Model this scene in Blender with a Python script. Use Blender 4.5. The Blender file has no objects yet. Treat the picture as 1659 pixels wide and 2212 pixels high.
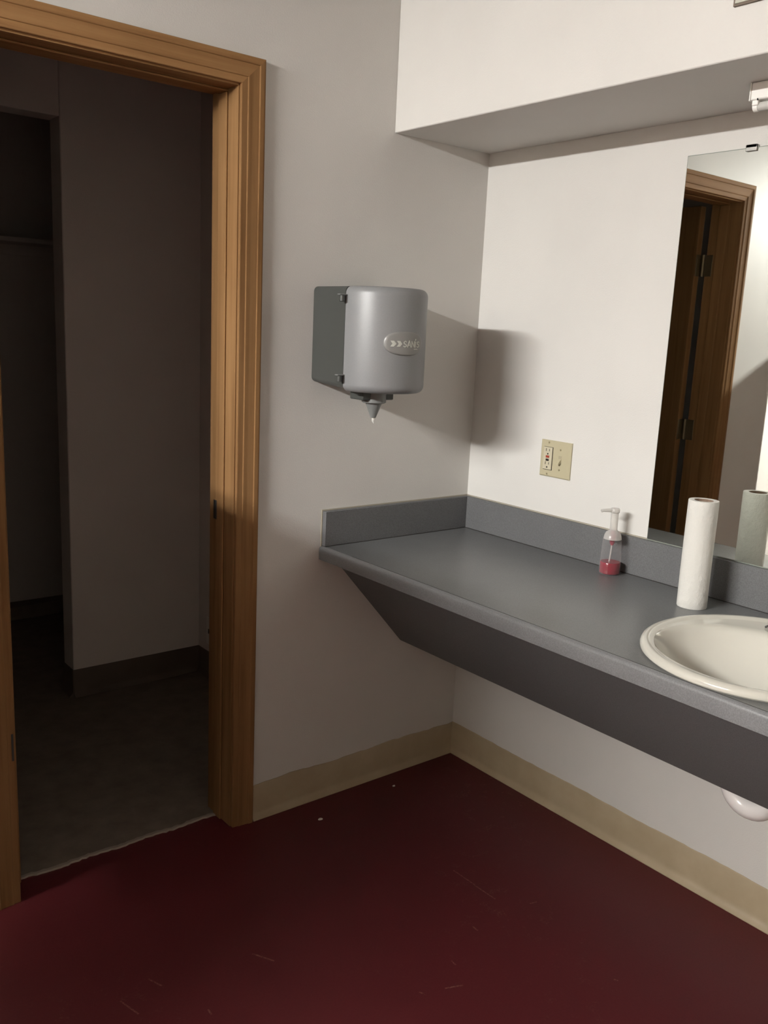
import bpy, bmesh, math, random
from mathutils import Matrix, Vector
random.seed(4)
scn = bpy.context.scene
COL = scn.collection

# ------------------------------------------------------------------ camera
cam_d = bpy.data.cameras.new('camera')
cam = bpy.data.objects.new('camera', cam_d); COL.objects.link(cam)
PITCH, ROLL, YAW = -0.2023, 0.0466, 0.8871
fwd = Vector((math.cos(PITCH)*math.cos(YAW), math.cos(PITCH)*math.sin(YAW), math.sin(PITCH)))
r0 = Vector((math.sin(YAW), -math.cos(YAW), 0)); u0 = r0.cross(fwd)
rt = r0*math.cos(ROLL) + u0*math.sin(ROLL); up = u0*math.cos(ROLL) - r0*math.sin(ROLL)
cam.matrix_world = Matrix(((rt.x, up.x, -fwd.x, -2.0710), (rt.y, up.y, -fwd.y, -2.1065),
                           (rt.z, up.z, -fwd.z, 1.4521), (0, 0, 0, 1)))
cam_d.sensor_fit = 'VERTICAL'; cam_d.sensor_height = 36.0
cam_d.lens = 36.0*1933.16/2212.0
cam_d.clip_start = 0.02
scn.camera = cam
# ------------------------------------------------------------------ world, exposure (an interior: no daylight reaches it)
w = bpy.data.worlds.new('world'); scn.world = w; w.use_nodes = True
w.node_tree.nodes['Background'].inputs[0].default_value = (0.5, 0.5, 0.5, 1)
w.node_tree.nodes['Background'].inputs[1].default_value = 0.0
scn.view_settings.view_transform = 'Standard'; scn.view_settings.look = 'None'
scn.view_settings.exposure = 0.0; scn.view_settings.gamma = 1.0
scn.view_settings.use_curve_mapping = False
TUBE_STRENGTH = 785.0
TUBE_COLOR = (1.0, 0.99, 0.965)
LAMP_X, LAMP_Y, LAMP_Z, LAMP_LEN = -4.0, -0.78, 2.37, 1.3

# ------------------------------------------------------------------ materials
def mat(name, color=(.8, .8, .8), rough=.5, metal=0.0, spec=.5):
    m = bpy.data.materials.new(name); m.use_nodes = True
    b = m.node_tree.nodes['Principled BSDF']
    b.inputs['Base Color'].default_value = (*color, 1); b.inputs['Roughness'].default_value = rough
    b.inputs['Metallic'].default_value = metal; b.inputs['Specular IOR Level'].default_value = spec
    return m
def N(m, t, **kw):
    n = m.node_tree.nodes.new(t)
    for k, v in kw.items(): setattr(n, k, v)
    return n
def L(m, a, b): m.node_tree.links.new(a, b)
def bsdf(m): return m.node_tree.nodes['Principled BSDF']
def coord(m, scale=(1, 1, 1), kind='Object'):
    tc = N(m, 'ShaderNodeTexCoord'); mp = N(m, 'ShaderNodeMapping')
    mp.inputs['Scale'].default_value = scale
    L(m, tc.outputs[kind], mp.inputs['Vector']); return mp.outputs['Vector']
def noise(m, vec, scale, detail=3, rough=.5):
    n = N(m, 'ShaderNodeTexNoise'); n.inputs['Scale'].default_value = scale
    n.inputs['Detail'].default_value = detail; n.inputs['Roughness'].default_value = rough
    L(m, vec, n.inputs['Vector']); return n.outputs['Fac']
def ramp(m, fac, stops):
    r = N(m, 'ShaderNodeValToRGB'); e = r.color_ramp.elements
    while len(e) < len(stops): e.new(.5)
    for i, (p, c) in enumerate(stops):
        e[i].position = p; e[i].color = (*c, 1) if len(c) == 3 else c
    L(m, fac, r.inputs['Fac']); return r.outputs['Color']
def mixc(m, fac, a, b, mode='MIX'):
    x = N(m, 'ShaderNodeMix', data_type='RGBA', blend_type=mode)
    for s, v in ((x.inputs[0], fac), (x.inputs[6], a), (x.inputs[7], b)):
        if isinstance(v, (int, float)): s.default_value = v
        elif isinstance(v, tuple): s.default_value = (*v, 1)
        else: L(m, v, s)
    return x.outputs[2]
def bump(m, h, strength, dist=.002):
    b = N(m, 'ShaderNodeBump'); b.inputs['Strength'].default_value = strength; b.inputs['Distance'].default_value = dist
    L(m, h, b.inputs['Height']); L(m, b.outputs[0], bsdf(m).inputs['Normal'])
def math_(m, op, a, b=None):
    n = N(m, 'ShaderNodeMath', operation=op)
    for i, v in enumerate((a, b)):
        if v is None: continue
        if isinstance(v, (int, float)): n.inputs[i].default_value = v
        else: L(m, v, n.inputs[i])
    return n.outputs[0]

def paint(name, col, rough=.38):
    m = mat(name, col, rough, 0, .11)
    v = coord(m)
    n1 = noise(m, v, 260, 2); n2 = noise(m, v, 3.0, 3)
    bump(m, n1, .22, .0015)
    dark = tuple(c*.955 for c in col)
    base = mixc(m, ramp(m, n2, [(.35, (0, 0, 0)), (.65, (1, 1, 1))]), dark, col)
    sp = noise(m, v, 16, 1, .3)                                  # a few specks of dirt
    s = ramp(m, sp, [(.0, (0, 0, 0)), (.84, (0, 0, 0)), (.86, (1, 1, 1))])
    L(m, mixc(m, s, base, tuple(c*.55 for c in col)), bsdf(m).inputs['Base Color'])
    return m
M = {}
M['wall'] = paint('wall_paint', (.62, .603, .572), .44)
M['ceil'] = paint('ceiling_paint', (.58, .565, .54), .8)
M['far_wall'] = paint('tan_wall_paint', (.42, .375, .32), .5)
M['dim_wall'] = paint('inner_room_paint', (.70, .65, .61), .6)

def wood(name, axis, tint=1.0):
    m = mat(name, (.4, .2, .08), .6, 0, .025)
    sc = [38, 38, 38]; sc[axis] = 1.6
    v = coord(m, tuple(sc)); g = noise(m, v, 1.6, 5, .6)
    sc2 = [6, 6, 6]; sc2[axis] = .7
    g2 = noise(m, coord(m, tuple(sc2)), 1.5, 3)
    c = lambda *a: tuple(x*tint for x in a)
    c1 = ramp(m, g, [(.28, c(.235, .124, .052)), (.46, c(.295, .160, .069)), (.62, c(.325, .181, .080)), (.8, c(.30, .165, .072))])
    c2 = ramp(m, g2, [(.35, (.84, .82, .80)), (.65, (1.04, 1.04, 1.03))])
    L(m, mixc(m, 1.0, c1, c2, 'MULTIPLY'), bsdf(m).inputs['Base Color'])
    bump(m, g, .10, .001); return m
M['oak_v'] = wood('oak_upright', 2, .76); M['oak_h'] = wood('oak_head', 0)  # one oak: uprights tinted darker, shading put into the colour
M['oak_dark'] = wood('door_oak_shaded', 2, .55)  # same oak; the unlit door's shade is put into a darker tint

def floor_mat():
    m = mat('red_painted_concrete', (.06, .015, .016), .5, 0, .35)
    v = coord(m)
    big = noise(m, v, 2.2, 4, .6); mid = noise(m, v, 26, 4, .65); fine = noise(m, v, 170, 3, .7)
    base = mixc(m, ramp(m, big, [(.3, (0, 0, 0)), (.7, (1, 1, 1))]), (.073, .0080, .0112), (.086, .0102, .0136))
    base = mixc(m, ramp(m, fine, [(.3, (0, 0, 0)), (.75, (.5, .5, .5))]), base, (.105, .018, .020))
    worn = math_(m, 'MULTIPLY', ramp(m, mid, [(.55, (0, 0, 0)), (.66, (1, 1, 1))]), ramp(m, noise(m, v, 1.3, 2), [(.46, (0, 0, 0)), (.62, (.8, .8, .8))]))
    worn = math_(m, 'MULTIPLY', worn, ramp(m, fine, [(.45, (0, 0, 0)), (.62, (1, 1, 1))]))
    base = mixc(m, worn, base, (.16, .066, .052))
    # scrapes across the paint
    tc = N(m, 'ShaderNodeTexCoord')
    for (x, y, ang, ln, wd) in SCRAPES:
        mp = N(m, 'ShaderNodeMapping', vector_type='TEXTURE')
        mp.inputs['Location'].default_value = (x, y, 0); mp.inputs['Rotation'].default_value = (0, 0, ang)
        mp.inputs['Scale'].default_value = (ln, wd, 1)
        L(m, tc.outputs['Object'], mp.inputs['Vector'])
        sx = N(m, 'ShaderNodeSeparateXYZ'); L(m, mp.outputs[0], sx.inputs[0])
        ax = math_(m, 'ABSOLUTE', sx.outputs[0]); ay = math_(m, 'ABSOLUTE', sx.outputs[1])
        k = math_(m, 'LESS_THAN', math_(m, 'MAXIMUM', ax, ay), 1.0)
        k = math_(m, 'MULTIPLY', k, ramp(m, fine, [(.36, (0, 0, 0)), (.60, (.85, .85, .85))]))
        base = mixc(m, k, base, (.22, .105, .08))
    L(m, base, bsdf(m).inputs['Base Color'])
    bump(m, mid, .12, .002); return m
SCRAPES = [(-0.484, -0.656, -1.53, 0.037, .002), (-0.485, -0.579, -1.54, 0.042, .002), (-1.405, -0.503, -1.29, 0.030, .002), (-1.329, -0.465, -1.18, 0.020, .002), (-1.091, -0.534, -1.06, 0.029, .002), (-1.272, -0.614, -1.67, 0.009, .002), (-0.609, -0.747, -1.62, 0.010, .002), (-0.411, -0.762, -0.25, 0.011, .002), (-0.863, -0.838, -1.12, 0.007, .002), (-0.468, -1.068, -1.06, 0.005, .002), (-0.791, -0.865, -0.39, 0.022, .002), (-0.738, -0.807, -1.67, 0.009, .002)]
M['floor'] = floor_mat()
m = mat('bare_grey_concrete', (.20, .165, .13), .75); v = coord(m)
L(m, ramp(m, noise(m, v, 14, 5, .6), [(.3, (.135, .106, .082)), (.7, (.20, .165, .13))]), bsdf(m).inputs['Base Color']); M['bare'] = m
m = mat('beige_vinyl', (.42, .375, .235), .42); v = coord(m)
L(m, ramp(m, noise(m, v, 7, 4, .6), [(.3, (.355, .283, .182)), (.7, (.415, .338, .228))]), bsdf(m).inputs['Base Color']); M['vinyl'] = m
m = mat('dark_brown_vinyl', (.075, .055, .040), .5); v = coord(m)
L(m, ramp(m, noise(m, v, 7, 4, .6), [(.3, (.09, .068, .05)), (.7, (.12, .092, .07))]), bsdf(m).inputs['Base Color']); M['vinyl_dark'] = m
def laminate(name, col, rough, spec=.45):
    m = mat(name, col, rough, 0, spec); v = coord(m)
    f = noise(m, v, 420, 2, .6); b = noise(m, v, 9, 3)
    c1 = mixc(m, ramp(m, f, [(.35, (0, 0, 0)), (.65, (1, 1, 1))]), tuple(c*.82 for c in col), tuple(c*1.12 for c in col))
    L(m, mixc(m, 1.0, c1, ramp(m, b, [(.3, (.93, .93, .93)), (.7, (1, 1, 1))]), 'MULTIPLY'), bsdf(m).inputs['Base Color'])
    r = N(m, 'ShaderNodeMapRange'); r.inputs[3].default_value = rough-.05; r.inputs[4].default_value = rough+.08
    L(m, b, r.inputs[0]); L(m, r.outputs[0], bsdf(m).inputs['Roughness'])
    return m
M['lam'] = laminate('grey_laminate', (.138, .141, .142), .30)
M['lam_edge'] = laminate('grey_laminate_edge', (.130, .131, .133), .45, .2)  # same laminate toned darker to deepen the shade on splash and apron
M['lam_front'] = laminate('grey_laminate_front', (.185, .187, .192), .36)
M['seam'] = mat('dark_seam', (.035, .032, .03), .7)
M['caulk'] = mat('cream_caulk', (.33, .30, .24), .6)
M['china'] = mat('white_porcelain', (.55, .53, .47), .10, 0, .6)
M['chrome'] = mat('chrome', (.72, .72, .72), .12, 1.0)
M['steel'] = mat('brushed_steel', (.42, .41, .39), .38, 1.0)
M['bronze'] = mat('dull_bronze', (.20, .165, .11), .42, 1.0)
M['black'] = mat('black_metal', (.015, .013, .012), .5)
M['mirror'] = mat('mirror_silver', (.86, .885, .84), .015, 1.0)
M['mirror_edge'] = mat('mirror_edge', (.22, .24, .21), .25)
M['grey_plastic'] = mat('dark_grey_plastic', (.048, .051, .047), .40, 0, .4)
M['nozzle'] = mat('nozzle_grey_plastic', (.17, .175, .17), .4, 0, .5)
m = mat('silver_plastic', (.43, .42, .445), .42, .1, .4)
L(m, ramp(m, noise(m, coord(m), 900, 2), [(.3, (.195, .197, .20)), (.7, (.225, .227, .23))]), bsdf(m).inputs['Base Color']); M['silver'] = m
M['badge'] = mat('badge_plastic', (.205, .20, .19), .35, 0, .5)
M['print'] = mat('pale_print', (.46, .46, .41), .5)
M['paper'] = mat('white_paper', (.60, .585, .545), .95, 0, .1)
m = M['paper']; v = coord(m)
bump(m, math_(m, 'ADD', noise(m, v, 75, 2), math_(m, 'MULTIPLY', noise(m, v, 600, 1), .3)), .55, .004)
M['card'] = mat('brown_card', (.21, .145, .105), .9)
M['ivory'] = mat('ivory_plastic', (.44, .395, .265), .35, 0, .5)
M['ivory_pale'] = mat('pale_ivory_plastic', (.50, .455, .335), .35, 0, .5)
M['slot'] = mat('slot_black', (.012, .011, .010), .6)
M['red_button'] = mat('red_button', (.30, .045, .025), .45)
M['screw'] = mat('screw_paint', (.40, .35, .22), .4, .3)
M['pvc'] = mat('white_pvc', (.72, .69, .67), .22, 0, .5)
M['white_enamel'] = mat('white_enamel', (.80, .78, .74), .35)
M['dead_tube'] = mat('unlit_tube_glass', (.50, .49, .46), .25)
M['panel_face'] = mat('pale_green_grey_paint', (.47, .465, .39), .4)
M['rim_shadow'] = mat('recess_shadow', (.13, .095, .07), .6)  # recess shadow round the access panel, put into a dark colour
M['chip'] = mat('white_flake', (.70, .68, .64), .8)
M['toggle'] = mat('toggle_darker_ivory', (.36, .32, .22), .5)  # darker ivory around the switch toggle
def see_through(name, col, tcol, fac, rough=.12):
    m = mat(name, col, rough, 0, .5)
    t = N(m, 'ShaderNodeBsdfTransparent'); t.inputs[0].default_value = (*tcol, 1)
    x = N(m, 'ShaderNodeMixShader'); lw = N(m, 'ShaderNodeLayerWeight'); lw.inputs[0].default_value = .25
    f = math_(m, 'ADD', math_(m, 'MULTIPLY', lw.outputs['Facing'], .45), fac)
    L(m, f, x.inputs[0]); L(m, t.outputs[0], x.inputs[1]); L(m, bsdf(m).outputs[0], x.inputs[2])
    L(m, x.outputs[0], m.node_tree.nodes['Material Output'].inputs['Surface']); return m
M['clear'] = see_through('clear_plastic', (.55, .54, .54), (.97, .96, .96), .05)
M['frost'] = see_through('frosted_plastic', (.66, .64, .61), (.95, .93, .90), .48, .25)
M['soap'] = see_through('pink_red_soap', (.27, .004, .022), (.60, .02, .07), .75, .1)
M['soap_wet'] = see_through('soap_film', (.42, .10, .13), (.9, .5, .55), .45, .1)
m = bpy.data.materials.new('lit_tube'); m.use_nodes = True; nt = m.node_tree
nt.nodes.remove(nt.nodes['Principled BSDF']); e = nt.nodes.new('ShaderNodeEmission')
e.inputs[0].default_value = (*TUBE_COLOR, 1); e.inputs[1].default_value = TUBE_STRENGTH
nt.links.new(e.outputs[0], nt.nodes['Material Output'].inputs['Surface']); M['lit'] = m

# ------------------------------------------------------------------ builders
def link(name, bm, material, parent=None, smooth=False, bevel=0.0, seg=2):
    bmesh.ops.recalc_face_normals(bm, faces=bm.faces[:])
    me = bpy.data.meshes.new(name); bm.to_mesh(me); bm.free()
    o = bpy.data.objects.new(name, me); COL.objects.link(o)
    me.materials.append(material)
    if smooth:
        for p in me.polygons: p.use_smooth = True
        me.set_sharp_from_angle(angle=math.radians(38))
    if bevel:
        b = o.modifiers.new('bevel', 'BEVEL'); b.width = bevel; b.segments = seg; b.limit_method = 'ANGLE'
        b.harden_normals = False
        for p in me.polygons: p.use_smooth = True
        me.set_sharp_from_angle(angle=math.radians(50))
    if parent is not None:
        o.parent = parent; o.matrix_parent_inverse = parent.matrix_world.inverted()
    return o
def box(bm, x0, x1, y0, y1, z0, z1):
    vs = [bm.verts.new((x, y, z)) for z in (z0, z1) for y in (y0, y1) for x in (x0, x1)]
    for f in ((0, 1, 3, 2), (4, 6, 7, 5), (0, 4, 5, 1), (2, 3, 7, 6), (0, 2, 6, 4), (1, 5, 7, 3)):
        bm.faces.new([vs[i] for i in f])
    return vs
def boxes(*bs):
    bm = bmesh.new()
    for b in bs: box(bm, *b)
    return bm
def rings(bm, rr, close=True, caps=(True, True)):
    vs = [[bm.verts.new(p) for p in r] for r in rr]
    n = len(rr[0])
    for a, b in zip(vs, vs[1:]):
        for i in range(n if close else n-1):
            j = (i+1) % n; bm.faces.new((a[i], a[j], b[j], b[i]))
    if caps[0]: bm.faces.new(vs[0])
    if caps[1]: bm.faces.new(list(reversed(vs[-1])))
    return vs
def lathe(bm, prof, n=32, c=(0, 0), caps=(True, True)):
    return rings(bm, [[(c[0]+r*math.cos(2*math.pi*i/n), c[1]+r*math.sin(2*math.pi*i/n), z) for i in range(n)] for r, z in prof], True, caps)
def tube(bm, path, rad, n=14, caps=(True, True)):
    rr = []; path = [Vector(p) for p in path]
    ref = None
    for i, p in enumerate(path):
        t = (path[min(i+1, len(path)-1)] - path[max(i-1, 0)]).normalized()
        if ref is None: ref = Vector((0, 0, 1)) if abs(t.z) < .9 else Vector((1, 0, 0))
        a = (ref - t*ref.dot(t)).normalized(); b = t.cross(a); ref = a
        r = rad[i] if isinstance(rad, (list, tuple)) else rad
        rr.append([p + a*r*math.cos(2*math.pi*k/n) + b*r*math.sin(2*math.pi*k/n) for k in range(n)])
    return rings(bm, rr, True, caps)
def cyl(p0, p1, r, n=20):
    bm = bmesh.new(); tube(bm, [p0, p1], r, n); return bm
def extrude_profile(bm, prof, to3d0, to3d1):
    rings(bm, [[to3d0(p) for p in prof], [to3d1(p) for p in prof]])
def struct(o, label=None):
    o['kind'] = 'structure'
    if label: o['label'] = label
    return o
def tag(o, label, cat, group=None):
    o['label'] = label; o['category'] = cat
    if group: o['group'] = group
    return o
def empty(name, loc=(0, 0, 0)):
    o = bpy.data.objects.new(name, None); COL.objects.link(o); o.location = loc
    o.empty_display_size = .05
    bpy.context.view_layer.update()
    return o

# ------------------------------------------------------------------ the shell
H = 2.44
OPX0, OPX1, OPZ = -1.479, -.879, 2.03          # inner edges of the door casing
WT = .135                                       # thickness of the door wall
RX, FY, LX, RY = -1.885, -3.6, -4.6, .5        # end of door wall, wall behind camera, far left wall, recess
struct(link('floor', boxes((LX, 0, FY, 0, -.08, 0), (LX, RX, 0, RY, -.08, 0), (OPX0-.005, OPX1+.005, 0, .083, -.08, 0)), M['floor']))
struct(link('floor_inner_room', boxes((-2.2, -.3, .083, 2.9, -.08, .002)), M['bare']))
struct(link('ceiling', boxes((LX, 0, FY, RY, H, H+.1), (RX, -.3, RY, 2.9, H, H+.1)), M['ceil']))
struct(link('wall_back', boxes((RX, OPX0-.02, 0, WT, 0, H), (OPX1+.02, 0, 0, WT, 0, H), (OPX0-.02, OPX1+.02, 0, WT, OPZ+.02, H)), M['wall']))
struct(link('wall_right', boxes((0, .12, FY, WT, 0, H)), M['wall']))
struct(link('wall_left', boxes((LX-.12, LX, FY, RY+.12, 0, H)), M['far_wall']))
struct(link('wall_front', boxes((LX, .12, FY-.12, FY, 0, H)), M['far_wall']))
struct(link('wall_recess', boxes((LX, RX, RY, RY+.12, 0, H), (RX, RX+.1, WT, RY+.12, 0, H)), M['wall']))
struct(link('trim_1', boxes((-.3803, 0, FY, 0, 1.9949, H)), M['wall'], bevel=.003), 'boxed soffit hanging over the vanity wall')
# inner room behind the doorway
PX, PY = -.928, 1.140
struct(link('wall_inner_back', boxes((PX, -.3, PY, PY+.10, 0, H), (-1.785, PX, PY, PY+.10, 2.107, H)), M['dim_wall'], bevel=.004))
struct(link('wall_inner_right', boxes((-.398, -.3, WT, 2.9, 0, H)), M['dim_wall']))
struct(link('wall_inner_left', boxes((-1.785, -1.755, WT, 2.30, 0, H)), M['dim_wall']))
struct(link('wall_alcove_back', boxes((-1.785, -.398, 2.24, 2.36, 0, H)), M['dim_wall']))

# cove baseboards: a thin strip that curves out into a toe
BH = .109
COVE = [(0, 0), (.0165, 0), (.0165, .0022), (.0125, .0065), (.0070, .0125), (.0045, .019), (.0035, .026), (.0035, BH-.003), (.002, BH), (0, BH)]
def baseboard(name, p0, p1, out, material, wav=0.0):
    bm = bmesh.new(); p0 = Vector(p0); p1 = Vector(p1); out = Vector(out)
    n = max(1, int((p1-p0).length/.022)) if wav else 1
    rr = []
    for i in range(n+1):
        p = p0.lerp(p1, i/n); dz = random.uniform(-wav, wav) + (wav*1.2*math.sin(i*.31) if wav else 0)
        rr.append([p + out*d + Vector((0, 0, h + (dz if h > BH-.01 else 0))) for d, h in COVE])
    rings(bm, rr); return struct(link(name, bm, material, smooth=True))
baseboard('baseboard_back', (OPX1+.0675, 0, 0), (0, 0, 0), (0, -1, 0), M['vinyl'], .0022)
baseboard('baseboard_right', (0, 0, 0), (0, FY, 0), (-1, 0, 0), M['vinyl'], .0010)
baseboard('baseboard_left', (RX, 0, 0), (OPX0-.0675, 0, 0), (0, -1, 0), M['vinyl'])
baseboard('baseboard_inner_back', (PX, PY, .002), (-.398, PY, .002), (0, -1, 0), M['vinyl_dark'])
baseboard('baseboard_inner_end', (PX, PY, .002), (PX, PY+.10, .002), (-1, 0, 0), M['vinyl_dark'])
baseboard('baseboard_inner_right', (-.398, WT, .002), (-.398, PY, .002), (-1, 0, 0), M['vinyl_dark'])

# ragged pale lip where the red paint stops in the doorway
bm = bmesh.new(); a, b = [], []
n = 60
for i in range(n+1):
    x = OPX0-.004 + (OPX1-OPX0+.008)*i/n
    k = .006*math.sin(i*.37) + random.uniform(-.0035, .0035)
    a.append((x, .081+k*.5-random.uniform(.002, .006), .0)); b.append((x, .088+k*.5+random.uniform(0, .004), .0))
rings(bm, [[(p[0], p[1], .0), (p[0], p[1]+.002, .0045), (q[0], q[1]-.001, .0045), (q[0], q[1], .0)] for p, q in zip(a, b)])
struct(link('trim_2', bm, mat('pale_chipped_edge', (.30, .26, .215), .8)), 'chipped pale paint edge across the doorway floor')

# ------------------------------------------------------------------ the doorway
door = empty('door_1', (OPX0, 0, 0)); struct(door, 'oak door frame with its door swung into the dark room')
# moulded casing: (distance from inner edge, thickness)
CW = .0650
CAS = [(0, 0), (0, .0080), (.0015, .0094), (.0165, .0102), (.0178, .0122), (.0195, .0128), (.030, .0130), (.040, .0138), (.0475, .0148),
       (.0488, .0168), (.0505, .0174), (.0600, .0176), (CW-.0012, .0166), (CW, .0150), (CW, 0)]
bm = bmesh.new(); extrude_profile(bm, CAS, lambda p: (OPX1+p[0], -p[1], 0), lambda p: (OPX1+p[0], -p[1], OPZ+p[0])); link('casing', bm, M['oak_v'], door)
bm = bmesh.new(); extrude_profile(bm, CAS, lambda p: (OPX0-p[0], -p[1], 0), lambda p: (OPX0-p[0], -p[1], OPZ+p[0])); link('casing', bm, M['oak_v'], door)
bm = bmesh.new(); extrude_profile(bm, CAS, lambda p: (OPX0-p[0], -p[1], OPZ+p[0]), lambda p: (OPX1+p[0], -p[1], OPZ+p[0])); link('casing', bm, M['oak_h'], door)
JR, JL, JT = OPX1-.004, OPX0+.005, OPZ-.005
link('jamb', boxes((JR, JR+.02, .0005, WT, .0, JT+.018)), M['oak_v'], door, bevel=.0015)
link('jamb', boxes((JL-.02, JL, .0005, WT, .045, JT+.018)), M['oak_v'], door, bevel=.0015)
link('jamb', boxes((JL-.02, JR+.02, .0005, WT, JT, JT+.02)), M['oak_h'], door, bevel=.0015)
link('stop', boxes((JR-.006, JR, .050, .093, .0, JT-.006)), M['oak_v'], door, bevel=.003)
link('stop', boxes((JL, JL+.006, .050, .093, .045, JT-.006)), M['oak_v'], door, bevel=.003)
link('stop', boxes((JL, JR, .050, .093, JT-.006, JT)), M['oak_h'], door, bevel=.003)
st = link('strike_plate', boxes((JR-.0085, JR-.0055, .083, .0985, .908, .962)), M['black'], door, bevel=.002); st['label'] = 'black metal strike plate'
link('notch', boxes((OPX0-.0085, OPX0-.0035, -.0118, -.0100, .385, .455)), M['seam'], door, bevel=.0008)
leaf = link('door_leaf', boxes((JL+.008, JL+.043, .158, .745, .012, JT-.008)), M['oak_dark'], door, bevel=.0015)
link('edge_band', boxes((JL+.009, JL+.042, .1565, .1585, .013, JT-.009)), M['oak_v'], leaf)
for z in (1.775, 1.075, .385):
    hg = link('hinge', cyl((JL+.004, .1455, z-.045), (JL+.004, .1455, z+.045), .0070, 12), M['bronze'], door, smooth=True)
    link('hinge_leaf', boxes((JL-.0005, JL+.0022, .103, .1385, z-.044, z+.044)), M['bronze'], hg, bevel=.0012)
    link('hinge_leaf', boxes((JL+.006, JL+.041, .1520, .1566, z-.044, z+.044)), M['bronze'], hg, bevel=.0012)

# ------------------------------------------------------------------ vanity counter
ZC, SP, CD, LT = .8152, .105, .596, .0402
ZS = ZC+SP
MY0, MZ0, MZ1 = -.7137, ZS+.003, 1.908
SX, SY, SA, SB = -.3305, -1.2415, .258, .2452      # the sink outline
CY1 = -2.30
cnt = empty('vanity_counter', (-.3, -1.1, ZC-LT)); tag(cnt, 'long grey laminate vanity counter with upstand and sloped apron beneath', 'counter')
def ray_rect(a, x0, x1, y0, y1, cx, cy):
    c, s = math.cos(a), math.sin(a); t = 1e9
    if c > 1e-9: t = min(t, (x1-cx)/c)
    if c < -1e-9: t = min(t, (x0-cx)/c)
    if s > 1e-9: t = min(t, (y1-cy)/s)
    if s < -1e-9: t = min(t, (y0-cy)/s)
    return (cx+c*t, cy+s*t)
fx = -CD+.012
X0, X1, Y0, Y1 = fx, -.001, CY1, -.001
angs = sorted([2*math.pi*i/96 for i in range(96)] + [math.atan2(y-SY, x-SX) % (2*math.pi) for x in (X0, X1) for y in (Y0, Y1)])
outer = [ray_rect(a, X0, X1, Y0, Y1, SX, SY) for a in angs]
inner = [(SX+(SA-.022)*math.cos(a), SY+(SB-.022)*math.sin(a)) for a in angs]
bm = bmesh.new()
P = lambda q, z: [(x, y, z) for x, y in q]
rings(bm, [P(inner, ZC-LT), P(outer, ZC-LT), P(outer, ZC), P(inner, ZC), P(inner, ZC-LT)], True, (False, False))
bmesh.ops.remove_doubles(bm, verts=bm.verts[:], dist=1e-6)
link('countertop', bm, M['lam'], cnt)
# front edge strip with a softly rounded top
ED = [(fx, ZC-LT), (-CD, ZC-LT), (-CD, ZC-.010), (-CD+.0012, ZC-.0055), (-CD+.0045, ZC-.0018), (-CD+.0085, ZC-.0004), (fx-.0012, ZC-.0002), (fx-.0012, ZC-.003), (fx, ZC-.003)]
bm = bmesh.new(); rings(bm, [[(x, -.001, z) for x, z in ED], [(x, CY1, z) for x, z in ED]]); link('edge_strip', bm, M['lam_front'], cnt, smooth=True)
link('seam', boxes((fx-.0014, fx+.0002, CY1, -.15, ZC-.0028, ZC+.00015)), M['seam'], cnt)
T = .0198
link('backsplash', boxes((-T, -.001, CY1, -T-.0004, ZC+.0012, ZS)), M['lam_edge'], cnt, bevel=.0012)
link('side_splash', boxes((-CD+.008, -.001, -T, -.001, ZC+.0012, ZS)), M['lam_edge'], cnt, bevel=.0012)
link('seam', boxes((-T-.0020, -.003, CY1, -T, ZC-.0004, ZC+.0012), (-CD+.009, -.003, -T-.0016, -.003, ZC-.0004, ZC+.0014)), M['seam'], cnt)
bm = boxes((-.0045, -.0005, MY0+.001, -.004, ZS, ZS+.003), (-CD+.008, -.0005, -.0045, -.0005, ZS, ZS+.0035), (-CD+.0045, -CD+.008, -.004, -.0005, ZC-LT, ZS+.0035))
link('caulk', bm, M['caulk'], cnt)
AP = [(-.545, ZC-LT), (-.262, .460), (-.262+.013, .460+.013), (-.520, ZC-LT)]
bm = bmesh.new(); rings(bm, [[(x, -.001, z) for x, z in AP], [(x, CY1, z) for x, z in AP]]); link('apron', bm, M['lam_edge'], cnt)
link('wall_cleat', boxes((-.0345, -.0005, CY1, -.001, ZC-LT-.09, ZC-LT)), M['lam'], cnt)

# ------------------------------------------------------------------ sink, faucet, trap
sink = empty('sink', (SX, SY, ZC)); tag(sink, 'round white porcelain drop-in sink set into the grey counter', 'sink')
def oval(ax, by, z, dx=0.0, n=72): return [(SX+dx+ax*math.cos(2*math.pi*i/n), SY+by*math.sin(2*math.pi*i/n), z) for i in range(n)]
bm = bmesh.new()
bx = -.046                                        # the bowl sits forward of the faucet ledge
rr = [oval(SA-.004, SB-.004, ZC+.0004), oval(SA-.0005, SB-.0005, ZC+.004), oval(SA, SB, ZC+.009), oval(SA-.003, SB-.003, ZC+.0145), oval(SA-.010, SB-.010, ZC+.0180),
      oval(SA-.019, SB-.019, ZC+.0176), oval(SA-.0255, SB-.0255, ZC+.0142, -.001), oval(SA-.0300, SB-.0295, ZC+.0132, -.003),
      oval(.190, SB-.032, ZC+.0134, -.034), oval(.180, SB-.036, ZC+.0130, -.041), oval(.173, SB-.041, ZC+.0098, bx), oval(.168, SB-.047, ZC+.003, bx), oval(.160, SB-.056, ZC-.012, bx),
      oval(.146, SB-.070, ZC-.034, bx), oval(.124, SB-.094, ZC-.060, bx), oval(.094, SB-.128, ZC-.083, bx), oval(.058, SB-.175, ZC-.101, bx), oval(.024, .024, ZC-.112, bx),
      oval(.030, .030, ZC-.120, bx), oval(.066, SB-.167, ZC-.109, bx), oval(.102, SB-.120, ZC-.091, bx), oval(.132, SB-.086, ZC-.067, bx), oval(.154, SB-.062, ZC-.040, bx), oval(.180, SB-.036, ZC-.008, bx+.01), oval(SA-.030, SB-.030, ZC-.002, -.002), oval(SA-.004, SB-.004, ZC+.0004)]
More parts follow.
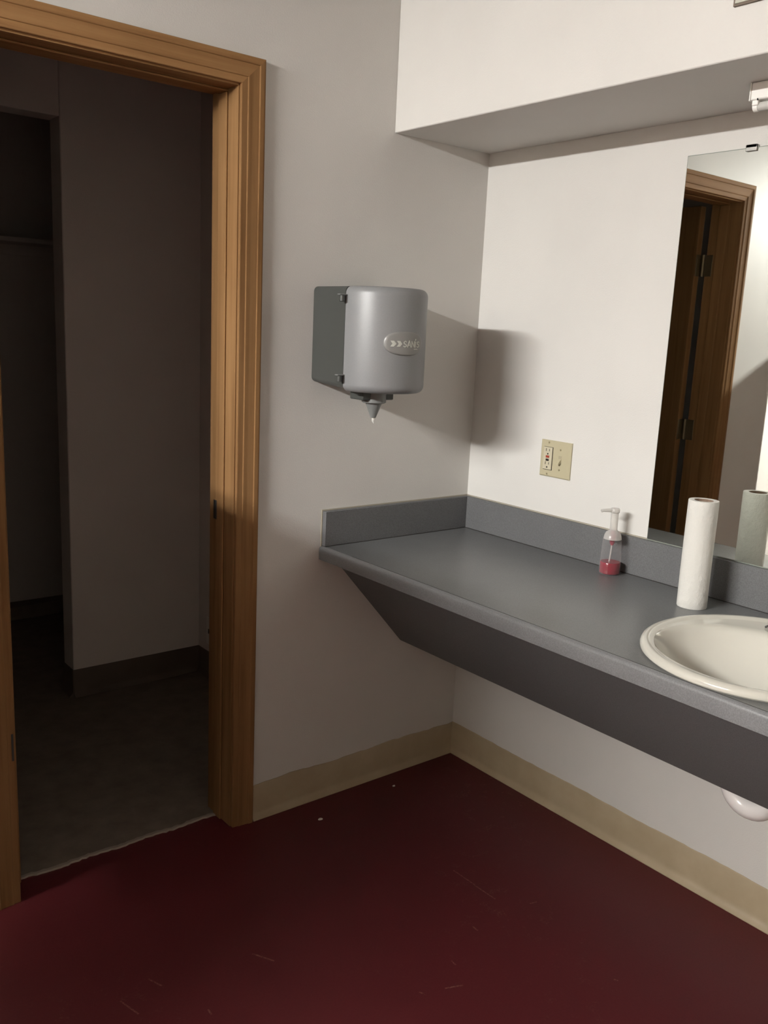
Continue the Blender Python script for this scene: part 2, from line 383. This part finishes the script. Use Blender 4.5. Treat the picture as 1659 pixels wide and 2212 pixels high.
rings(bm, rr, True, (False, False)); bmesh.ops.remove_doubles(bm, verts=bm.verts[:], dist=1e-6)
link('basin', bm, M['china'], sink, smooth=True)
bm = bmesh.new(); lathe(bm, [(.012, ZC-.1165), (.0235, ZC-.1145), (.0235, ZC-.1115), (.017, ZC-.111), (.012, ZC-.115)], 28, (SX+bx, SY)); link('drain', bm, M['chrome'], sink, smooth=True)
fz = ZC+.0134
fau = empty('faucet', (-.170, -1.233, fz)); tag(fau, 'chrome two handle faucet on the back ledge of the white sink', 'faucet')
def stadium(cx, cy, r, half, z, n=12):
    o = []
    for k in range(n+1): a = math.pi*k/n; o.append((cx+r*math.cos(a), cy+half+r*math.sin(a), z))
    for k in range(n+1): a = math.pi+math.pi*k/n; o.append((cx+r*math.cos(a), cy-half+r*math.sin(a), z))
    return o
FX, FYc = -.170, -1.233
bm = bmesh.new(); rings(bm, [stadium(FX, FYc, .024, .052, fz), stadium(FX, FYc, .024, .052, fz+.006), stadium(FX, FYc, .019, .050, fz+.011)]); link('base_plate', bm, M['chrome'], fau, smooth=True)
for s in (1, -1):
    link('bolt_hole', cyl((FX-.004, FYc+s*.063, fz+.0085), (FX-.004, FYc+s*.063, fz+.0113), .0035, 12), M['slot'], fau)
    cy = FYc+s*.034
    bm = bmesh.new(); lathe(bm, [(.014, fz+.010), (.0125, fz+.024), (.0150, fz+.031), (.0150, fz+.042), (.010, fz+.048), (.002, fz+.050)], 20, (FX, cy))
    hd = link('handle', bm, M['chrome'], fau, smooth=True)
    bm = bmesh.new(); tube(bm, [(FX-.012, cy, fz+.041), (FX-.030, cy, fz+.043), (FX-.046, cy, fz+.047)], [.0060, .0055, .0065], 12); link('lever', bm, M['chrome'], hd, smooth=True)
bm = bmesh.new(); tube(bm, [(FX, FYc, fz+.008), (FX-.004, FYc, fz+.045), (FX-.03, FYc, fz+.068), (FX-.075, FYc, fz+.066), (FX-.108, FYc, fz+.048), (FX-.112, FYc, fz+.036)], [.016, .015, .0135, .012, .011, .011], 18); link('spout', bm, M['chrome'], fau, smooth=True)

TRA, TRB = Vector((-.200, -1.139, 0)), Vector((-.200, -1.2415, 0))   # the two limbs of the U
TZ = .459
trap = empty('drain_trap', (TRA.x, TRA.y, TZ)); tag(trap, 'white plastic drain trap bending under the counter apron below the sink', 'pipe')
bm = bmesh.new(); mid = (TRA+TRB)/2; half = (TRA-TRB)/2
path = [TRB+Vector((0, 0, TZ+.07))]
for k in range(0, 17):
    a = math.pi*k/16; path.append(mid - half*math.cos(a) + Vector((0, 0, TZ - half.length*1.02*math.sin(a))))
path.append(TRA+Vector((0, 0, TZ+.035)))
tube(bm, path, .0240, 20); link('bend', bm, M['pvc'], trap, smooth=True)
bm = bmesh.new(); lathe(bm, [(.0242, TZ-.004), (.0275, TZ-.002), (.0280, TZ+.026), (.0255, TZ+.030), (.0222, TZ+.030)], 12, (TRA.x, TRA.y)); link('slip_nut', bm, M['pvc'], trap)
bm = bmesh.new(); tube(bm, [TRA+Vector((0, 0, TZ+.03)), TRA+Vector((0, 0, TZ+.085)), TRA+Vector((.012, .0, TZ+.105)), TRA+Vector((.035, 0, TZ+.115)), Vector((-.0005, TRA.y, TZ+.120))], .0215, 16); link('trap_arm', bm, M['pvc'], trap, smooth=True)
bm = bmesh.new(); tube(bm, [TRB+Vector((0, 0, TZ+.04)), TRB+Vector((0, 0, TZ+.10)), TRB+Vector((-.02, .001, TZ+.125)), Vector((SX+bx+.02, SY, ZC-.155)), Vector((SX+bx, SY, ZC-.140)), Vector((SX+bx, SY, ZC-.1215))], .0200, 16); link('tailpiece', bm, M['pvc'], trap, smooth=True)
bm = bmesh.new(); lathe(bm, [(.026, TZ+.045), (.031, TZ+.045), (.031, TZ+.075), (.023, TZ+.078)], 12, (TRB.x, TRB.y)); link('slip_nut', bm, M['pvc'], trap)

# ------------------------------------------------------------------ mirror
MYAW = 0.0
mir = empty('wall_mirror', (-.001, MY0, MZ0)); tag(mir, 'tall frameless wall mirror standing on the grey backsplash', 'mirror')
link('glass', boxes((-.0065, -.0062, MY0-.914, MY0, MZ0, MZ1)), M['mirror'], mir)
link('backing', boxes((-.0060, -.0008, MY0-.9155, MY0+.0015, MZ0-.0025, MZ1+.0018)), M['mirror_edge'], mir)
for yy in (-.885, -1.455):
    c = link('clip', boxes((-.0115, -.0065, yy-.014, yy+.014, MZ1-.007, MZ1+.008), (-.0115, -.0005, yy-.014, yy+.014, MZ1+.0005, MZ1+.008)), M['steel'], mir, bevel=.001)
mir.rotation_euler.z = MYAW

# ------------------------------------------------------------------ towel dispenser
dcx, hw = -.518, .122
disp = empty('towel_dispenser', (dcx, 0, 1.285)); tag(disp, 'silver grey centre-pull paper towel dispenser mounted on the wall', 'dispenser')
bm = bmesh.new()
def rrect(x0, x1, z0, z1, r, y, n=6):
    o = []
    for cx, cz, a0 in ((x1-r, z1-r, 0), (x0+r, z1-r, 90), (x0+r, z0+r, 180), (x1-r, z0+r, 270)):
        for k in range(n+1): a = math.radians(a0+90*k/n); o.append((cx+r*math.cos(a), y, cz+r*math.sin(a)))
    return o
rings(bm, [rrect(dcx-hw, dcx+hw, 1.297, 1.557, .014, -.0005), rrect(dcx-hw+.001, dcx+hw-.001, 1.287, 1.557, .014, -.147)]); link('back_box', bm, M['grey_plastic'], disp, smooth=True)
def dsec(ins, z, n=44, y0=-.146, dep=.125, e=2.05):
    o = [(dcx-hw+ins+.004, y0, z)]
    for k in range(n+1):
        a = math.pi - math.pi*k/n; c, s = math.cos(a), math.sin(a)
        o.append((dcx + (hw-ins)*math.copysign(abs(c)**(2/e), c), y0-.004-(dep-ins)*abs(s)**(2/e), z))
    o.append((dcx+hw-ins-.004, y0, z)); return o
bm = bmesh.new(); R_ = .020; zb, zt = 1.281, 1.558; rr = []
for k in range(7): a = math.pi/2*k/6; rr.append(dsec(R_*(1-math.sin(a)), zb+R_*(1-math.cos(a))))
for k in range(7): a = math.pi/2*k/6; rr.append(dsec(R_*(1-math.cos(a)), zt-R_*(1-math.sin(a))))
rings(bm, rr); cov = link('cover', bm, M['silver'], disp, smooth=True)
for z in (1.527, 1.318):
    bm = bmesh.new(); c = (dcx-hw-.0135, -.152); lathe(bm, [(.0055, z-.011), (.0075, z-.010), (.0075, z+.004), (.0075, z+.005), (.003, z+.006)], 16, c)
    lt = link('latch', bm, M['grey_plastic'], disp, smooth=True)
    link('latch_cap', boxes((c[0]-.011, c[0]+.012, c[1]-.006, c[1]+.007, z+.0055, z+.0085)), M['nozzle'], lt, bevel=.001)
nzx, nzy = -.527, -.138
nz = link('nozzle', boxes((nzx-.054, nzx+.054, nzy-.026, nzy+.034, 1.257, 1.284)), M['grey_plastic'], disp, bevel=.003)
bm = bmesh.new(); lathe(bm, [(.034, 1.282), (.034, 1.250), (.030, 1.2475), (.0235, 1.2470), (.0235, 1.2475), (.0075, 1.207), (.0045, 1.207)], 28, (nzx, nzy-.006)); link('cone', bm, M['nozzle'], nz, smooth=True)
bm = bmesh.new(); tube(bm, [(nzx, nzy-.006, 1.209), (nzx+.001, nzy-.006, 1.203), (nzx+.0005, nzy-.006, 1.197), (nzx+.003, nzy-.007, 1.190)], [.0040, .0048, .0036, .0006], 8); t_ = link('towel_tip', bm, M['paper'], disp, smooth=True); t_['label'] = 'white tip of paper towel'
# badge wrapped on the cover
def cov_pt(x, off):
    c = (x-dcx)/hw; s = max(0.0, 1-abs(c)**2.05)**(1/2.05); y = -.150-.125*s
    e = .002; c2 = (x+e-dcx)/hw; c1 = (x-e-dcx)/hw
    f = lambda c: -.150-.125*max(0.0, 1-abs(c)**2.05)**(1/2.05)
    dy = (f(c2)-f(c1))/(2*e); nrm = Vector((dy, -1)).normalized()
    return x+nrm.x*off, y+nrm.y*off
BX, BZ, BA, BB = dcx-.013, 1.4155, .058, .0315
bm = bmesh.new(); rr = []; n = 56
for sc_, off in ((1.0, -.001), (.985, .0030), (.93, .0052), (.86, .0057), (.6, .0058), (.3, .0059), (.02, .0059)):
    ring = []
    for i in range(n):
        a = 2*math.pi*i/n; c, s = math.cos(a), math.sin(a)
        x = BX+sc_*BA*math.copysign(abs(c)**.75, c); z = BZ+sc_*BB*math.copysign(abs(s)**.8, s)
        px_, py_ = cov_pt(x, off); ring.append((px_, py_, z))
    rr.append(ring)
rings(bm, rr); bd = link('badge', bm, M['badge'], cov, smooth=True)
# pale printed marks on the badge: two chevron arrows and the wording
bm = bmesh.new()
def prism(pts):
    a = [bm.verts.new((*cov_pt(x, .0058), z)) for x, z in pts]; b = [bm.verts.new((*cov_pt(x, .0066), z)) for x, z in pts]
    bm.faces.new(b); bm.faces.new(list(reversed(a)))
    for i in range(len(pts)): j = (i+1) % len(pts); bm.faces.new((a[i], a[j], b[j], b[i]))
def stroke(p, q, wd):
    p, q = Vector(p), Vector(q); d = (q-p).normalized(); nn = Vector((-d.y, d.x))*wd/2; d = d*wd*.3
    a, b = p-d, q+d
    k = 2 if abs(b.x-a.x) > .006 else 1
    prism([tuple(a-nn), tuple(b-nn), tuple(b+nn), tuple(a+nn)])
lx, lz, lh = BX-.0435, BZ-.0015, .0150
for k in range(2):
    x = lx+k*.0155
    prism([(x, lz-lh/2), (x+.0085, lz-lh/2), (x+.0145, lz), (x+.0085, lz+lh/2), (x, lz+lh/2), (x+.0048, lz)])
GL = {'S': [((.9, .85), (.55, 1)), ((.55, 1), (.1, .8)), ((.1, .8), (.2, .58)), ((.2, .58), (.8, .42)), ((.8, .42), (.9, .2)), ((.9, .2), (.45, 0)), ((.45, 0), (.05, .12))],
      'A': [((0, 0), (.5, 1.08)), ((.5, 1.08), (1, 0)), ((.2, .34), (.8, .34))],
      'N': [((.05, 0), (.05, 1)), ((.05, 1), (.95, 0)), ((.95, 0), (.95, 1))],
      'I': [((.2, 0), (.2, .95)), ((.12, 1.2), (.42, 1.38))]}
x = lx+.0335
for ch, wd in (('S', .0092), ('A', .0105), ('N', .0100), ('I', .0032), ('S', .0092)):
    for (a, b) in GL[ch]: stroke((x+a[0]*wd, lz-.0075+a[1]*.0150), (x+b[0]*wd, lz-.0075+b[1]*.0150), .0024)
    x += wd+.0024
for k in range(5): stroke((lx+.0670+k*.0027, lz-.0122), (lx+.0682+k*.0027, lz-.0132), .0014)   # a tiny illegible line under it
lo = link('lettering', bm, M['print'], bd); lo['label'] = 'pale double arrow mark and printed wording SANIS'

# ------------------------------------------------------------------ outlet and switch plate
op = empty('outlet_plate', (0, -.368, 1.09)); tag(op, 'ivory two gang wall plate with outlet and light switch', 'outlet')
py0, py1, pz0, pz1 = -.4262, -.3098, 1.0375, 1.1470
def plate(bm, y0, y1, z0, z1, x0, x1, ins):
    rings(bm, [[(x0, y0, z0), (x0, y1, z0), (x0, y1, z1), (x0, y0, z1)], [(x1+.002, y0, z0), (x1+.002, y1, z0), (x1+.002, y1, z1), (x1+.002, y0, z1)], [(x1, y0+ins, z0+ins), (x1, y1-ins, z0+ins), (x1, y1-ins, z1-ins), (x1, y0+ins, z1-ins)]])
bm = bmesh.new(); plate(bm, py0, py1, pz0, pz1, -.0003, -.006, .003); link('cover_plate', bm, M['ivory'], op)
gy, gz, sy = -.3405, 1.0925, -.3865
link('recess', boxes((-.0066, -.0058, gy-.0178, gy+.0172, gz-.0352, gz+.0345)), M['slot'], op)
rc = link('receptacle', boxes((-.0092, -.006, gy-.0163, gy+.0166, gz-.0336, gz+.0336)), M['ivory_pale'], op, bevel=.0008)
for zc in (gz+.0252, gz-.0148):
    link('slot', boxes((-.0096, -.0088, gy+.0055, gy+.0074, zc-.0042, zc+.0042), (-.0096, -.0088, gy-.0070, gy-.0053, zc-.0036, zc+.0036)), M['slot'], rc)
    link('slot', boxes((-.0096, -.0088, gy-.0026, gy+.0022, zc-.0142, zc-.0096)), M['slot'], rc, bevel=.0008)
link('button', boxes((-.0108, -.009, gy-.0068, gy+.0060, gz+.0016, gz+.0086)), M['red_button'], rc, bevel=.0006)
link('button', boxes((-.0108, -.009, gy-.0060, gy+.0055, gz-.0080, gz-.0014)), M['black'], rc, bevel=.0006)
sw = link('switch', boxes((-.0064, -.0058, sy-.0058, sy+.0058, gz-.0125, gz+.0125)), M['toggle'], op)
bm = bmesh.new(); rings(bm, [[(-.006, sy-.0048, gz-.009), (-.006, sy+.0048, gz-.009), (-.006, sy+.0048, gz+.004), (-.006, sy-.0048, gz+.004)], [(-.0165, sy-.0036, gz-.0145), (-.0165, sy+.0036, gz-.0145), (-.0165, sy+.0036, gz-.0085), (-.0165, sy-.0036, gz-.0085)]]); link('toggle', bm, M['ivory'], sw, bevel=.0006)
for (yy, zz) in ((gy, gz+.0475), (gy, gz-.0475), (sy, gz+.0300), (sy, gz-.0300)):
    s_ = link('screw', cyl((-.0058, yy, zz), (-.0072, yy, zz), .0032, 12), M['screw'], op, smooth=True)
    link('screw_slot', boxes((-.0075, -.0070, yy-.0005, yy+.0005, zz-.0026, zz+.0026)), M['slot'], s_)

# ------------------------------------------------------------------ soap bottle and paper roll
bx_, by_ = -.063, -.642
soap = empty('soap_bottle', (bx_, by_, ZC)); tag(soap, 'clear plastic pump bottle with a little pink-red soap left', 'bottle')
cb = (bx_, by_); z0 = ZC+.0003
bm = bmesh.new(); lathe(bm, [(.027, z0), (.0292, z0+.003), (.0288, z0+.03), (.0262, z0+.085), (.0254, z0+.098), (.0238, z0+.108), (.0195, z0+.117), (.0125, z0+.1225), (.0105, z0+.125)], 32, cb, (True, True)); link('body', bm, M['clear'], soap, smooth=True)
bm = bmesh.new(); lathe(bm, [(.0255, z0+.002), (.0277, z0+.004), (.0272, z0+.033), (.0265, z0+.034)], 32, cb); lq = link('liquid', bm, M['soap'], soap, smooth=True); lq['label'] = 'pink-red liquid soap in the bottom'
bm = bmesh.new(); lathe(bm, [(.0245, z0+.0985), (.0228, z0+.1085), (.019, z0+.1165), (.0125, z0+.1215), (.0102, z0+.124), (.0102, z0+.171), (.011, z0+.172)], 28, cb); link('collar', bm, M['frost'], soap, smooth=True)
d = Vector((-.9, .43, 0)); d.normalize()
pump = bmesh.new(); lathe(pump, [(.0095, z0+.171), (.0125, z0+.173), (.0128, z0+.1815), (.011, z0+.184), (.004, z0+.185)], 24, cb)
c0 = Vector((bx_, by_, z0+.1785)); tube(pump, [c0, c0+d*.02, c0+d*.036+Vector((0, 0, -.0005)), c0+d*.041+Vector((0, 0, -.002))], [.0062, .0052, .0042, .0044], 14); link('pump_head', pump, M['frost'], soap, smooth=True)
bm = bmesh.new(); tube(bm, [(bx_, by_, z0+.12), (bx_, by_, z0+.088), (bx_, by_, z0+.080)], [.0075, .007, .003], 14); pc = link('pump_chamber', bm, M['soap_wet'], soap, smooth=True)
bm = bmesh.new(); tube(bm, [(bx_, by_, z0+.082), (bx_-.002, by_+.001, z0+.045), (bx_-.006, by_+.004, z0+.006)], .0021, 10); link('dip_tube', bm, M['frost'], soap, smooth=True)

rx, ry = -.131, -.944
roll = empty('paper_towel_roll', (rx, ry, ZC)); tag(roll, 'slim white paper towel roll standing upright beside the sink', 'paper towel')
bm = bmesh.new(); zt_ = ZC+.2665; ZR = ZC+.0003
def rollring(r, z, k): return [(rx+(r+.0006*math.sin(3*a+k)+random.uniform(-.00025, .00025))*math.cos(a), ry+(r+.0006*math.sin(3*a+k))*math.sin(a), z) for a in [2*math.pi*i/40 for i in range(40)]]
rr = [rollring(.0230, ZR, 0), rollring(.0348, ZR, 0), rollring(.0358, ZR+.002, 0)] + [rollring(.0358, ZR+.26*k/12, k*.25) for k in range(1, 12)] + [rollring(.0357, zt_-.002, 3), rollring(.0349, zt_, 3), rollring(.0230, zt_, 3), rollring(.0228, ZR, 0)]
rings(bm, rr, True, (False, False)); link('paper', bm, M['paper'], roll, smooth=True)
bm = bmesh.new(); lathe(bm, [(.0226, ZR), (.0226, zt_-.0005), (.0212, zt_-.0005), (.0212, ZR), (.0226, ZR)], 40, (rx, ry), (False, False)); bmesh.ops.remove_doubles(bm, verts=bm.verts[:], dist=1e-6); link('core', bm, M['card'], roll, smooth=True)

# ------------------------------------------------------------------ unlit strip light under the soffit
fx0, fy0, sz = -.215, -.990, 1.9949
strip = empty('strip_light', (fx0, fy0, sz)); tag(strip, 'unlit white fluorescent strip light under the soffit above the mirror', 'light')
link('channel', boxes((fx0, fx0+.075, fy0-1.22, fy0, sz-.036, sz-.0005)), M['white_enamel'], strip, bevel=.003)
link('end_cap', boxes((fx0-.001, fx0+.076, fy0, fy0+.003, sz-.037, sz-.0005)), M['white_enamel'], strip, bevel=.001)
link('socket', boxes((fx0+.004, fx0+.034, fy0-.016, fy0-.002, sz-.046, sz-.034)), M['white_enamel'], strip, bevel=.002)
tz = sz-.0465
tb = link('lamp_tube', cyl((fx0+.017, fy0-.012, tz), (fx0+.017, fy0-1.21, tz), .0090, 20), M['dead_tube'], strip, smooth=True)
link('tube_cap', cyl((fx0+.017, fy0-.002, tz), (fx0+.017, fy0-.0125, tz), .0097, 20), M['white_enamel'], tb, smooth=True)
link('socket', boxes((fx0+.004, fx0+.034, fy0-1.218, fy0-1.204, sz-.046, sz-.034)), M['white_enamel'], strip, bevel=.002)
link('gap', boxes((fx0-.0006, fx0+.002, fy0-.018, fy0-.0155, sz-.0375, sz-.0335)), M['slot'], strip)

# access panel high on the soffit, cut off by the top of the frame
pan = empty('access_panel', (-.3803, -1.15, 2.2)); tag(pan, 'pale access panel with rim darkened as recess shadow high on the white soffit', 'panel')
link('rim', boxes((-.3863, -.3806, -1.337, -1.0335, 2.0905, 2.33)), M['rim_shadow'], pan)
link('face', boxes((-.3885, -.3860, -1.333, -1.0375, 2.0945, 2.326)), M['panel_face'], pan, bevel=.001)

# ------------------------------------------------------------------ inside the dark room
sh = empty('alcove_shelf', (-1.0, 2.1, 1.72)); tag(sh, 'dim wooden shelf high in the dark alcove beyond the doorway', 'shelf')
link('board', boxes((-1.754, -.399, 2.03, 2.2395, 1.745, 1.765)), M['dim_wall'], sh, bevel=.002)
link('cleat', boxes((-1.754, -.399, 2.222, 2.2395, 1.70, 1.7455)), M['dim_wall'], sh)
vt = empty('low_wall_plate', (-.398, 1.03, .205)); tag(vt, 'small pale slotted plate low on the wall inside the dark room', 'wall plate')
link('plate', boxes((-.404, -.3983, .985, 1.062, .145, .26)), M['white_enamel'], vt, bevel=.002)
link('slot', boxes((-.4048, -.4030, 1.012, 1.046, .192, .212)), M['slot'], vt, bevel=.001)
cb_ = empty('floor_curb', (-1.2, 1.3, .002)); tag(cb_, 'dim low curb across the alcove floor beyond the doorway', 'curb')
link('sill', boxes((-1.754, -.399, 2.15, 2.2395, .002, .07)), M['bare'], cb_, bevel=.006)

# ------------------------------------------------------------------ small white flakes on the floor
for k, (x, y, r, lab) in enumerate(((-.640, -.117, .0075, 'white paint flake on the red floor beside the baseboard'), (-.330, -.086, .005, 'tiny pale flake on red floor nearest the room corner'))):
    bm = bmesh.new(); n = 9; ra = [r*random.uniform(.7, 1.15) for _ in range(n)]
    rings(bm, [[(x+ra[i]*s*math.cos(2*math.pi*i/n), y+ra[i]*s*.75*math.sin(2*math.pi*i/n), z) for i in range(n)] for s, z in ((1, .0001), (.95, .002), (.5, .003))])
    tag(link('paint_flake', bm, M['chip'], smooth=True), lab, 'flake')

# ------------------------------------------------------------------ beyond the frame: the lit ceiling lamp, and unseen blockers added to throw the shadow along the door wall
lamp = empty('ceiling_lamp', (LAMP_X, LAMP_Y, H)); tag(lamp, 'lit two tube fluorescent ceiling lamp at the far end of the room', 'light')
link('housing', boxes((LAMP_X-.09, LAMP_X+.09, LAMP_Y-LAMP_LEN/2-.03, LAMP_Y+LAMP_LEN/2+.03, LAMP_Z+.025, H-.001)), M['white_enamel'], lamp, bevel=.004)
for s in (-.045, .045):
    link('lamp_tube', cyl((LAMP_X+s, LAMP_Y-LAMP_LEN/2, LAMP_Z), (LAMP_X+s, LAMP_Y+LAMP_LEN/2, LAMP_Z), .014, 16), M['lit'], lamp, smooth=True)
    for e_ in (-1, 1):
        yy = LAMP_Y+e_*(LAMP_LEN/2+.008)
        link('socket', boxes((LAMP_X+s-.014, LAMP_X+s+.014, yy-.008, yy+.008, LAMP_Z-.014, LAMP_Z+.03)), M['white_enamel'], lamp, bevel=.002)
bdx = -2.42  # unseen panel added to shape the shadow on the door wall
brd = empty('shadow_panel', (bdx, -.35, 0)); tag(brd, 'added unseen shadow panel standing on two thin posts left of the doorway', 'board')
link('board', boxes((bdx-.012, bdx+.012, -.215, -.03, 1.0, 1.655)), M['white_enamel'], brd, bevel=.004)
for yy in (-.19, -.06):
    link('post', boxes((bdx+.012, bdx+.032, yy-.010, yy+.010, .012, 1.60)), M['steel'], brd, bevel=.002)
    link('foot', boxes((bdx-.12, bdx+.12, yy-.012, yy+.012, .0005, .014)), M['steel'], brd, bevel=.003)
loc = empty('shadow_blocker', (bdx-.1, -.75, 0)); tag(loc, 'added unseen locker standing beside the notice board', 'blocker')
link('body', boxes((bdx-.30, bdx+.012, -.87, -.225, .03, 1.655)), M['grey_plastic'], loc, bevel=.004)  # unseen block added to shade the lower wall and floor
dr = link('blocker_front', boxes((bdx+.012, bdx+.030, -.863, -.232, .05, 1.645)), M['grey_plastic'], loc, bevel=.003)
link('handle', boxes((bdx+.030, bdx+.045, -.285, -.270, .82, .94)), M['steel'], dr, bevel=.003)
for yy in (-.85, -.25):
    for xx in (bdx-.28, bdx-.02): link('leg', boxes((xx-.015, xx+.015, yy-.015, yy+.015, .0005, .032)), M['black'], loc)
